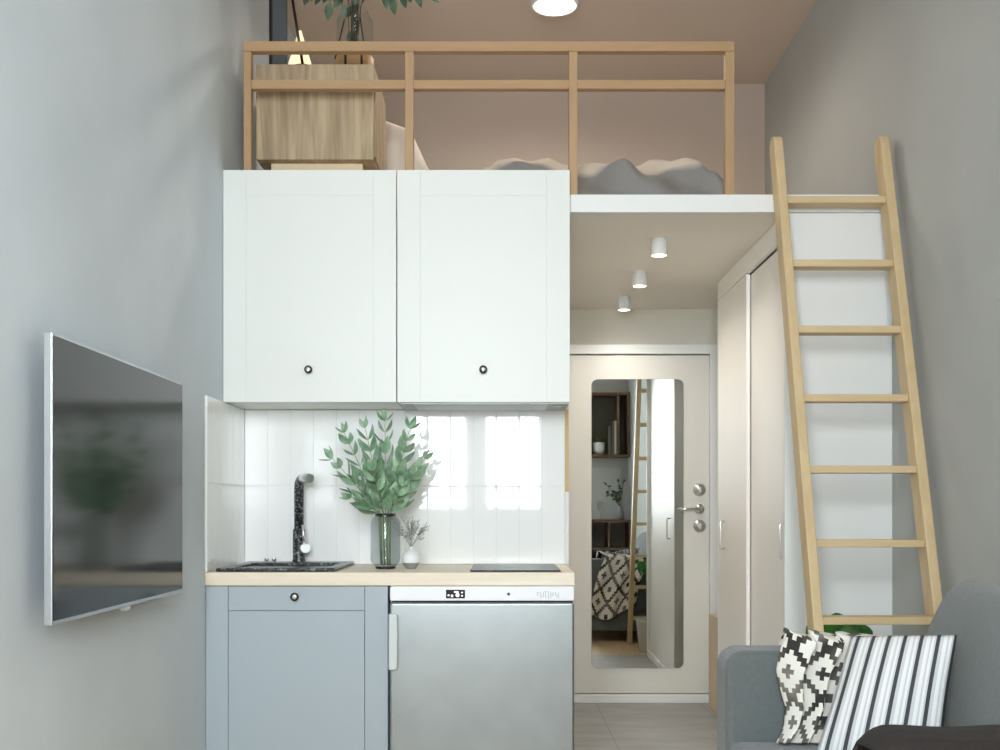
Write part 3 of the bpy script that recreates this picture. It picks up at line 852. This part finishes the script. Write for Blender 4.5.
build(MB().lathe((cx, cy, ZC), [(0, -.052), (.1, -.052), (.1, -.042), (0, -.042)], 48), 'lens', 'lamp_lens', t)

# ------------------------------------------------------------------ wardrobe
wd = empty('wardrobe', (1.3, 4.95, 0), 'white built in sliding wardrobe beneath the loft', 'wardrobe')
zt = ZLB-.002
b = MB(); b.box(1.10, 1.5165, YLOFT+.003, YLOFT+.023, 0.0005, zt)
build(b, 'end_panel', 'wardrobe_end', wd, bevel=.0015, seg=1)
b = MB(); b.box(1.10, 1.5165, 5.59, 5.612, 0.0005, zt)
build(b, 'side_panel', 'wardrobe_end', wd, bevel=.0015, seg=1)
b = MB(); b.box(1.10, 1.12, YLOFT+.0232, 5.5898, 2.158, zt)
build(b, 'header', 'wardrobe_white', wd, bevel=.001, seg=1)
build(bx(1.10, 1.16, YLOFT+.0232, 5.5898, .0005, .045), 'plinth', 'wardrobe_white', wd, bevel=.001, seg=1)
b = MB(); b.box(1.49, 1.5165, YLOFT+.0232, 5.5898, .0005, zt)
build(b, 'back_panel', 'wardrobe_white', wd)
d1 = build(bx(1.124, 1.142, YLOFT+.025, 5.02, .05, 2.154), 'door', 'wardrobe_white', wd, bevel=.0015, seg=1)
d2 = build(bx(1.101, 1.119, 4.965, 5.588, .05, 2.154), 'door', 'wardrobe_white', wd, bevel=.0015, seg=1)
def bar(parent, x, Y, za, zb, o=.018, r=.0042):
    b = MB(); b.tube([(x, Y, za+.012), (x-o, Y, za+.010), (x-o-.004, Y, za+.018), (x-o-.004, Y, zb-.018), (x-o, Y, zb-.010), (x, Y, zb-.012)], r, 10)
    build(b, 'handle', 'chrome', parent)
bar(d2, 1.101, 5.44, .90, 1.055); bar(d1, 1.124, 4.43, .895, 1.055, .003, .0028)
# shoe bench
sb = empty('shoe_bench', (1.33, 5.92, 0), 'low wooden shoe cabinet in the niche behind the wardrobe', 'shoe cabinet')
b = MB(); b.box(1.166, 1.186, 5.66, 6.2, .0005, .50); b.box(1.48, 1.50, 5.66, 6.2, .0005, .50); b.box(1.166, 1.50, 5.66, 6.2, .5002, .52); b.box(1.1862, 1.4798, 5.68, 6.18, .05, .07)
build(b, 'body', 'bench_wood', sb, bevel=.002, seg=1)
build(bx(1.1865, 1.4795, 6.18, 6.198, .075, .497), 'door', 'bench_wood', sb, bevel=.002, seg=1)

# ------------------------------------------------------------------ ladder
ld = empty('loft_ladder', (1.27, 3.55, 0), 'light pine ladder leaning on the loft edge', 'ladder')
RUN = [202, 265.5, 331.5, 399.5, 470, 543.5, 620]
zA, YA = 2.279, 4.2
sl = .457/1.536         # lean: depth per height
def lY(z): return YA - (zA - z)*sl
la = math.atan(sl)
def rail_mesh(x0, x1):
    b = MB()
    dh = .078
    # profile in the y-z plane
    dirv = Vector((0, math.sin(la), math.cos(la))); nv = Vector((0, math.cos(la), -math.sin(la)))
    a = Vector((0, lY(0), 0)); top = Vector((0, lY(2.51), 2.51))
    pts = []
    fr0 = a - nv*dh/2; bk0 = a + nv*dh/2
    fr0 += dirv*(-fr0.z/dirv.z); bk0 += dirv*(-bk0.z/dirv.z)
    pts = [(fr0.y, 0.0005), (bk0.y, 0.0005)]
    bt = top + nv*dh/2; ft = top - nv*dh/2
    for i in range(7):
        aa = PI*i/6
        c = top - dirv*.01
        q = c + nv*(dh/2)*math.cos(aa) + dirv*.03*math.sin(aa)
        pts.append((q.y, q.z))
    b.prism(pts, 'x', x0, x1)
    return b
xl0, xl1, xr0, xr1 = 1.044, 1.078, 1.449, 1.484
build(rail_mesh(xl0, xl1), 'rail', 'ladder_wood', ld, bevel=.004)
build(rail_mesh(xr0, xr1), 'rail', 'ladder_wood', ld, bevel=.004)
zs = [2.279 - i*.256 for i in range(9)]
for z in zs:
    Y = lY(z)
    build(bx(xl1+.0003, xr0-.0003, Y-.037, Y+.037, z-.026, z), 'rung', 'rung_wood', ld, bevel=.003)

# ------------------------------------------------------------------ sofa
sf = empty('sofa', (1.08, 2.65, 0), 'grey fabric sofa along the right wall', 'sofa')
SX0, SX1 = .662, 1.50
def arm(y0, y1):
    b = MB(); b.prism(rounded(SX0, SX1-.10, .09, .688, .055, 6, (0, 0, 0, 1)), 'y', y0, y1)
    return build(b, 'armrest', 'sofa_fabric', sf, bevel=.022, seg=4, smooth=False)
arm(3.25, 3.41); arm(1.87, 2.03)
build(bx(SX0+.02, SX1-.02, 2.031, 3.249, .09, .30), 'base', 'sofa_fabric', sf, bevel=.015, seg=3)
build(bx(SX0+.005, 1.27, 2.033, 3.247, .302, .428), 'seat_cushion', 'sofa_fabric', sf, bevel=.03, seg=4)
prof = [(1.215, .43), (1.225, .52), (1.243, .63), (1.266, .735), (1.30, .815), (1.335, .865), (1.375, .888), (1.42, .888), (1.46, .87), (1.485, .83), (1.495, .75), (1.498, .32), (1.275, .32), (1.272, .43)]
def smooth_prof(p, k=5):
    out = []
    n = len(p)
    for i in range(n):
        p0, p1, p2, p3 = (Vector(p[j % n]) for j in (i-1, i, i+1, i+2))
        if i >= 9: out.append(tuple(p1)); continue
        for q_ in range(k):
            t = q_/k
            out.append(tuple(.5*((2*p1)+(p2-p0)*t+(2*p0-5*p1+4*p2-p3)*t*t+(3*p1-p0-3*p2+p3)*t**3)))
    return out
b = MB(); b.prism(smooth_prof(prof), 'y', 2.034, 3.30)
for f in b.bm.faces:
    if len(f.verts) == 4: f.smooth = True
build(b, 'backrest', 'sofa_fabric', sf, bevel=.024, seg=4)
for (x, y) in ((.70, 1.95), (.70, 3.33), (1.44, 1.95), (1.44, 3.33)):
    build(MB().lathe((x, y, 0), [(0, .0005), (.016, .0005), (.024, .089), (0, .089)], 16), 'leg', 'black_metal', sf)
# brown blanket over the near armrest
b = MB()
def brown(u, v):
    x = .648 + .74*u
    Y0, Y1, zt_ = 1.855, 2.040, .712
    path = [(Y0-.004, .40), (Y0-.002, .60), (Y0+.005, .682), (Y0+.03, .708), (Y0+.09, zt_), (Y1-.03, .708), (Y1-.004, .685), (Y1+.003, .60), (Y1+.006, .45)]
    t = v*(len(path)-1); i = min(int(t), len(path)-2); f_ = t-i
    y = path[i][0]*(1-f_)+path[i+1][0]*f_; z = path[i][1]*(1-f_)+path[i+1][1]*f_
    edge = max(0, 1-u/.07)
    z -= .028*edge**2
    return Vector((x, y, z + .002*math.sin(u*22)))
b.grid(brown, 50, 40)
build(b, 'brown_throw', 'brown_cloth', solid=.008, label='dark brown blanket folded over the near armrest of the sofa', cat='blanket')
# striped cushion
q = [P(815, 757, 3.00), P(940, 757, 2.90), P(957, 635, 2.95), P(851, 636, 3.14)]
q[0].z = max(q[0].z, .436); q[1].z = max(q[1].z, .436)
b = MB()
for sd in (1, -1): b.grid(pil_fn(q, .105, sd), 26, 26)
bmesh.ops.remove_doubles(b.bm, verts=b.bm.verts, dist=.0008)
build(b, 'striped_cushion', 'stripe_cloth', label='white cushion with grey stripes leaning in the sofa corner', cat='cushion')
# kilim throw
fl_ = [(.0, 777), (.16, 785), (.33, 787), (.45, 783), (.66, 778), (1.0, 787)]
fr_c = [(.0, 830), (.3, 842), (1.0, 866)]
def lerp_tab(tab, t):
    for (a, xa), (b2, xb) in zip(tab, tab[1:]):
        if a <= t <= b2: return xa+(xb-xa)*(t-a)/(b2-a)
    return tab[-1][1]
def throw(u, v):
    # v: 0 hem on the seat, .42 top of the inner side, .52 far edge of the arm, 1 outer hem
    if v <= .42:
        t = v/.42
        px = lerp_tab(fl_, t)*(1-u) + lerp_tab(fr_c, t)*u
        ph_ = (u*2.9 - .32*t + .25) % 1.0
        fold = (ph_/.78*2-1) if ph_ < .78 else (1-(ph_-.78)/.22*2)
        Y = 3.185 - .046*fold*(.65+.35*t) - .03*(1-t)**3
        px += 7*fold*(.45+.55*t)*min(1, 4*(1-u))*min(1, .3+3*u)
        py = 743 + (635-743)*t + u*6*t + 6*fold*(t**3)
        p = P(px, py, Y)
        p.y = min(p.y, 3.232)
        p.z = max(p.z, .437)
        return p
    top = throw(u, .42)
    xo = .77 + .37*u
    if v <= .54:
        t = (v-.42)/.12
        tt = t*t*(3-2*t)
        x = top.x + (xo+.10-top.x)*tt
        y = top.y + (3.425-top.y)*t
        z = top.z + (.712-top.z)*tt + .006*math.sin(PI*t)
        z = max(z, .708)
        return Vector((x, y, z))
    t = (v-.54)/.46
    x = xo + .10*(1-t)**2 - .02*t
    y = 3.428 + .018*(1+math.sin(u*2*PI*2.2+t*2))*min(1, t*3)
    z = .708 - (.47 + .05*math.sin(u*5))*t
    return Vector((x, y, z))
b = MB(); b.grid(throw, 70, 110)
build(b, 'patterned_throw', 'kilim_cloth', solid=.005, label='black and white stepped diamond patterned throw crumpled over the far armrest', cat='throw')

# ------------------------------------------------------------------ broad leaf plant behind the sofa
px_, py_ = 1.17, 4.02
pl = empty('potted_plant', (px_, py_, 0), 'broad leaved green plant on the floor behind the ladder', 'plant')
build(MB().lathe((px_, py_, 0), [(0, .0005), (.085, .0005), (.09, .01), (.115, .23), (.12, .25), (.108, .25), (.104, .22), (0, .22)], 36), 'pot', 'terracotta_grey', pl)
build(MB().lathe((px_, py_, 0), [(0, .2215), (.102, .2215), (.10, .226), (0, .228)], 24), 'soil', 'soil', pl)
st_ = MB()
LV = [(P(846, 641, 3.90), (.75, -.25, .40), .155, .16), (P(838, 640, 3.92), (-.05, -.3, .7), .15, .17), (P(818, 642, 3.92), (-.35, -.3, .7), .11, .09), (P(826, 648, 4.0), (-.6, -.1, .4), .12, .1), (P(852, 648, 4.02), (.8, -.1, .35), .15, .11), (P(838, 660, 4.05), (.1, .5, .6), .15, .12), (P(822, 668, 4.08), (-.6, .1, .5), .13, .1), (P(856, 668, 3.9), (.7, -.2, .2), .13, .1)]
for k, (bp_, d, ln, wd_) in enumerate(LV):
    d = Vector(d).normalized()
    base = Vector(bp_) - d*ln*.35
    st_.tube([(px_, py_, .225), Vector((px_, py_, .32))*.6 + base*.4, base], [.004, .0035, .003], 7)
    f = MB(); f.leaf(base, d, (.05, -1, .45), ln, wd_, bend=.25, cup=.12, nu=9, point=.4)
    build(f, 'leaf', 'broad_leaf', pl, recalc=False, sub=1)
build(st_, 'stem', 'stem_green', pl)

# ------------------------------------------------------------------ furniture seen in the mirror
sx0, sx1 = 1.0, 1.512
u = empty('desk_cabinet', (1.25, -.37, 0), 'dark wood cubby cabinet against the window wall', 'cabinet')
b = MB(); y0, y1 = YB+.002, -.15
b.box(sx0, sx0+.025, y0, y1, .0005, .95); b.box(sx1-.025, sx1, y0, y1, .0005, .95); b.box(sx0, sx1, y0, y1+.02, .9502, .975)
b.box(sx0+.0252, sx1-.0252, y0, y1, .64, .66); b.box(sx0+.0252, sx1-.0252, y0, y1, .05, .07); b.box(1.245, 1.265, y0+.01, y1, .0702, .6398); b.box(1.245, 1.265, y0+.01, y1, .6602, .9498)
b.box(sx0+.0252, 1.2448, y0, y0+.01, .0702, .6398)
build(b, 'body', 'dark_wood', u, bevel=.002, seg=1)
build(bx(1.028, 1.242, y1-.02, y1-.002, .074, .636), 'door', 'shelf_back', u, bevel=.002); build(bx(1.268, 1.484, y1-.02, y1-.002, .074, .636), 'door', 'shelf_back', u, bevel=.002)
w = empty('wall_shelf', (1.25, -.4, 1.70), 'dark wood open wall shelf with books above the cubby cabinet', 'shelf')
b = MB(); ys = -.28
b.box(sx0, sx1, YB+.002, ys, 1.71, 1.74); b.box(sx0, sx1, YB+.002, ys, 2.43, 2.46); b.box(1.36, 1.39, YB+.012, ys, 1.7402, 2.4298); b.box(sx0, sx0+.03, YB+.012, ys, 1.7402, 2.4298); b.box(sx1-.03, sx1, YB+.012, ys, 1.7402, 2.4298)
build(b, 'frame', 'dark_wood', w, bevel=.002, seg=1)
build(bx(sx0, sx1, YB+.002, YB+.011, 1.7405, 2.4295), 'back_panel', 'shelf_back', w)
bks = [(1.262, .024, .33, 'book_grey', 'grey book on the dark wall shelf beside the white pot'), (1.288, .018, .35, 'book_dark', 'thin dark book on the wall shelf, second beside the pot'), (1.308, .022, .37, 'book_grey', 'grey book on the wall shelf between thin dark and cream books'), (1.332, .024, .39, 'book_cream', 'tall cream book on the wall shelf next to the upright board')]
for x, tk, hh, mt_, lab in bks:
    bk = empty('book', (x, -.37, 1.74), lab, 'book', 'books on the dark wall shelf')
    cv = MB(); cv.box(x, x+.002, -.48, ys-.02, 1.7405, 1.74+hh); cv.box(x+tk-.002, x+tk, -.48, ys-.02, 1.7405, 1.74+hh); cv.box(x+.002, x+tk-.002, ys-.022, ys-.02, 1.7405, 1.74+hh)
    build(cv, 'cover', mt_, bk); build(bx(x+.0022, x+tk-.0022, -.475, ys-.0225, 1.744, 1.737+hh), 'pages', 'book_cream', bk)
pp = empty('succulent_pot', (1.155, -.36, 1.74), 'white round pot with small succulent on the dark wall shelf', 'plant')
build(MB().lathe((1.155, -.36, 1.74), [(0, .0005), (.045, .0005), (.065, .05), (.068, .14), (.06, .14), (.058, .12), (0, .12)], 30), 'pot', 'white_ceramic', pp)
f = MB()
for k in range(16):
    a = k*2.4; f.leaf((1.155+.02*math.cos(a), -.36+.02*math.sin(a), 1.862), (math.cos(a)*.6, math.sin(a)*.6, 1), (-math.cos(a), -math.sin(a), .5), .11, .03)
build(f, 'foliage', 'loft_leaf', pp, recalc=False)
bd = MB(); bd.box(1.04, 1.44, YB+.003, YB+.018, .985, 1.60)
build(bd, 'pin_board', 'board_white', bevel=.003, label='pale pin board on the window wall above the cubby cabinet', cat='board')
sp = empty('leafy_plant_vase', (1.40, -.3, .975), 'grey vase with dark leafy twigs on the cubby cabinet', 'plant')
build(MB().lathe((1.40, -.3, .975), [(0, .0005), (.035, .0005), (.045, .06), (.03, .14), (.025, .16), (.018, .155), (0, .15)], 28), 'vase', 'grey_ceramic', sp)
f, st_ = MB(), MB()
rnd = random.Random(9)
for k in range(7):
    tip = Vector((1.40-.16+.03*k+rnd.uniform(-.03, .03), -.3+rnd.uniform(-.06, .06), 1.28+rnd.uniform(-.02, .16)))
    a = Vector((1.40, -.3, 1.12)); m_ = (a+tip)/2+Vector((0, 0, .05))
    st_.tube([bez(a, m_, tip, i/5) for i in range(6)], .0022, 6)
    for i in range(7):
        t_ = .3+.7*i/6; p = bez(a, m_, tip, t_); f.leaf(p, Vector((rnd.uniform(-1, 1), rnd.uniform(-1, 1), rnd.uniform(-.3, 1))), (0, 1, .4), .055, .025)
build(f, 'foliage', 'loft_leaf', sp, recalc=False); build(st_, 'stem', 'stem_dark', sp)
wg = MB(); wg.lathe((1.17, -.28, .975), [(0, .0005), (.035, .0005), (.034, .004), (.005, .01), (.004, .09), (.03, .12), (.04, .17), (.036, .21)], 26)
build(wg, 'wine_glass', 'clear_glass', label='clear wine glass standing on the cubby cabinet', cat='glass')

# ------------------------------------------------------------------ light
def area(name, loc, rot, sx, sy, power, col, portal=False, spread=None):
    l = bpy.data.lights.new(name, 'AREA'); l.shape = 'RECTANGLE'; l.size = sx; l.size_y = sy; l.energy = power; l.color = col
    if spread: l.spread = spread
    o = bpy.data.objects.new(name, l); COL.objects.link(o); o.location = loc; o.rotation_euler = rot
    if portal: l.cycles.is_portal = True
    return o
for k, (a, b2) in enumerate(WX):
    area('window_daylight', ((a+b2)/2, YB-.14, (ZS+ZT)/2), (PI/2, 0, 0), b2-a, ZT-ZS, 1, (1, 1, 1), portal=True)
def spot(loc, power, size, col, blend=.6, r=.03):
    l = bpy.data.lights.new('lamp_beam', 'SPOT'); l.energy = power; l.spot_size = size; l.spot_blend = blend; l.color = col; l.shadow_soft_size = r
    o = bpy.data.objects.new('lamp_beam', l); COL.objects.link(o); o.location = loc
    return o
WARM = (1, .80, .60)
for (x, Y) in ((.675, 4.71), (.674, 5.36), (.670, 6.0)):
    spot((x, Y, ZLB-.075), 20, math.radians(165), (1, .92, .84), 1.0)
spot((.26, 5.26, ZC-.062), 60, math.radians(170), (1, .90, .79), .5, .09)
W = bpy.data.worlds.new('World'); SC.world = W; W.use_nodes = True
bg = W.node_tree.nodes['Background']; bg.inputs[0].default_value = (.925, .963, 1.0, 1); bg.inputs[1].default_value = 66.0

# ------------------------------------------------------------------ camera and colour
cam = bpy.data.cameras.new('Camera'); co = bpy.data.objects.new('Camera', cam); COL.objects.link(co)
co.location = (0, 0, EYE); co.rotation_euler = (PI/2, 0, 0)
cam.sensor_width = 36; cam.lens = F/1000*36; cam.shift_y = .134; cam.clip_start = .05
SC.camera = co
vs = SC.view_settings
SC.display_settings.display_device = 'sRGB'
vs.view_transform = 'Standard'; vs.look = 'None'; vs.exposure = -0.16; vs.gamma = 1.0; vs.use_curve_mapping = False
cy_ = SC.cycles
cy_.max_bounces = 14; cy_.diffuse_bounces = 8; cy_.glossy_bounces = 6; cy_.transparent_max_bounces = 16; cy_.transmission_bounces = 8
cy_.use_denoising = True; cy_.sample_clamp_indirect = 8
cy_.caustics_reflective = False; cy_.caustics_refractive = False
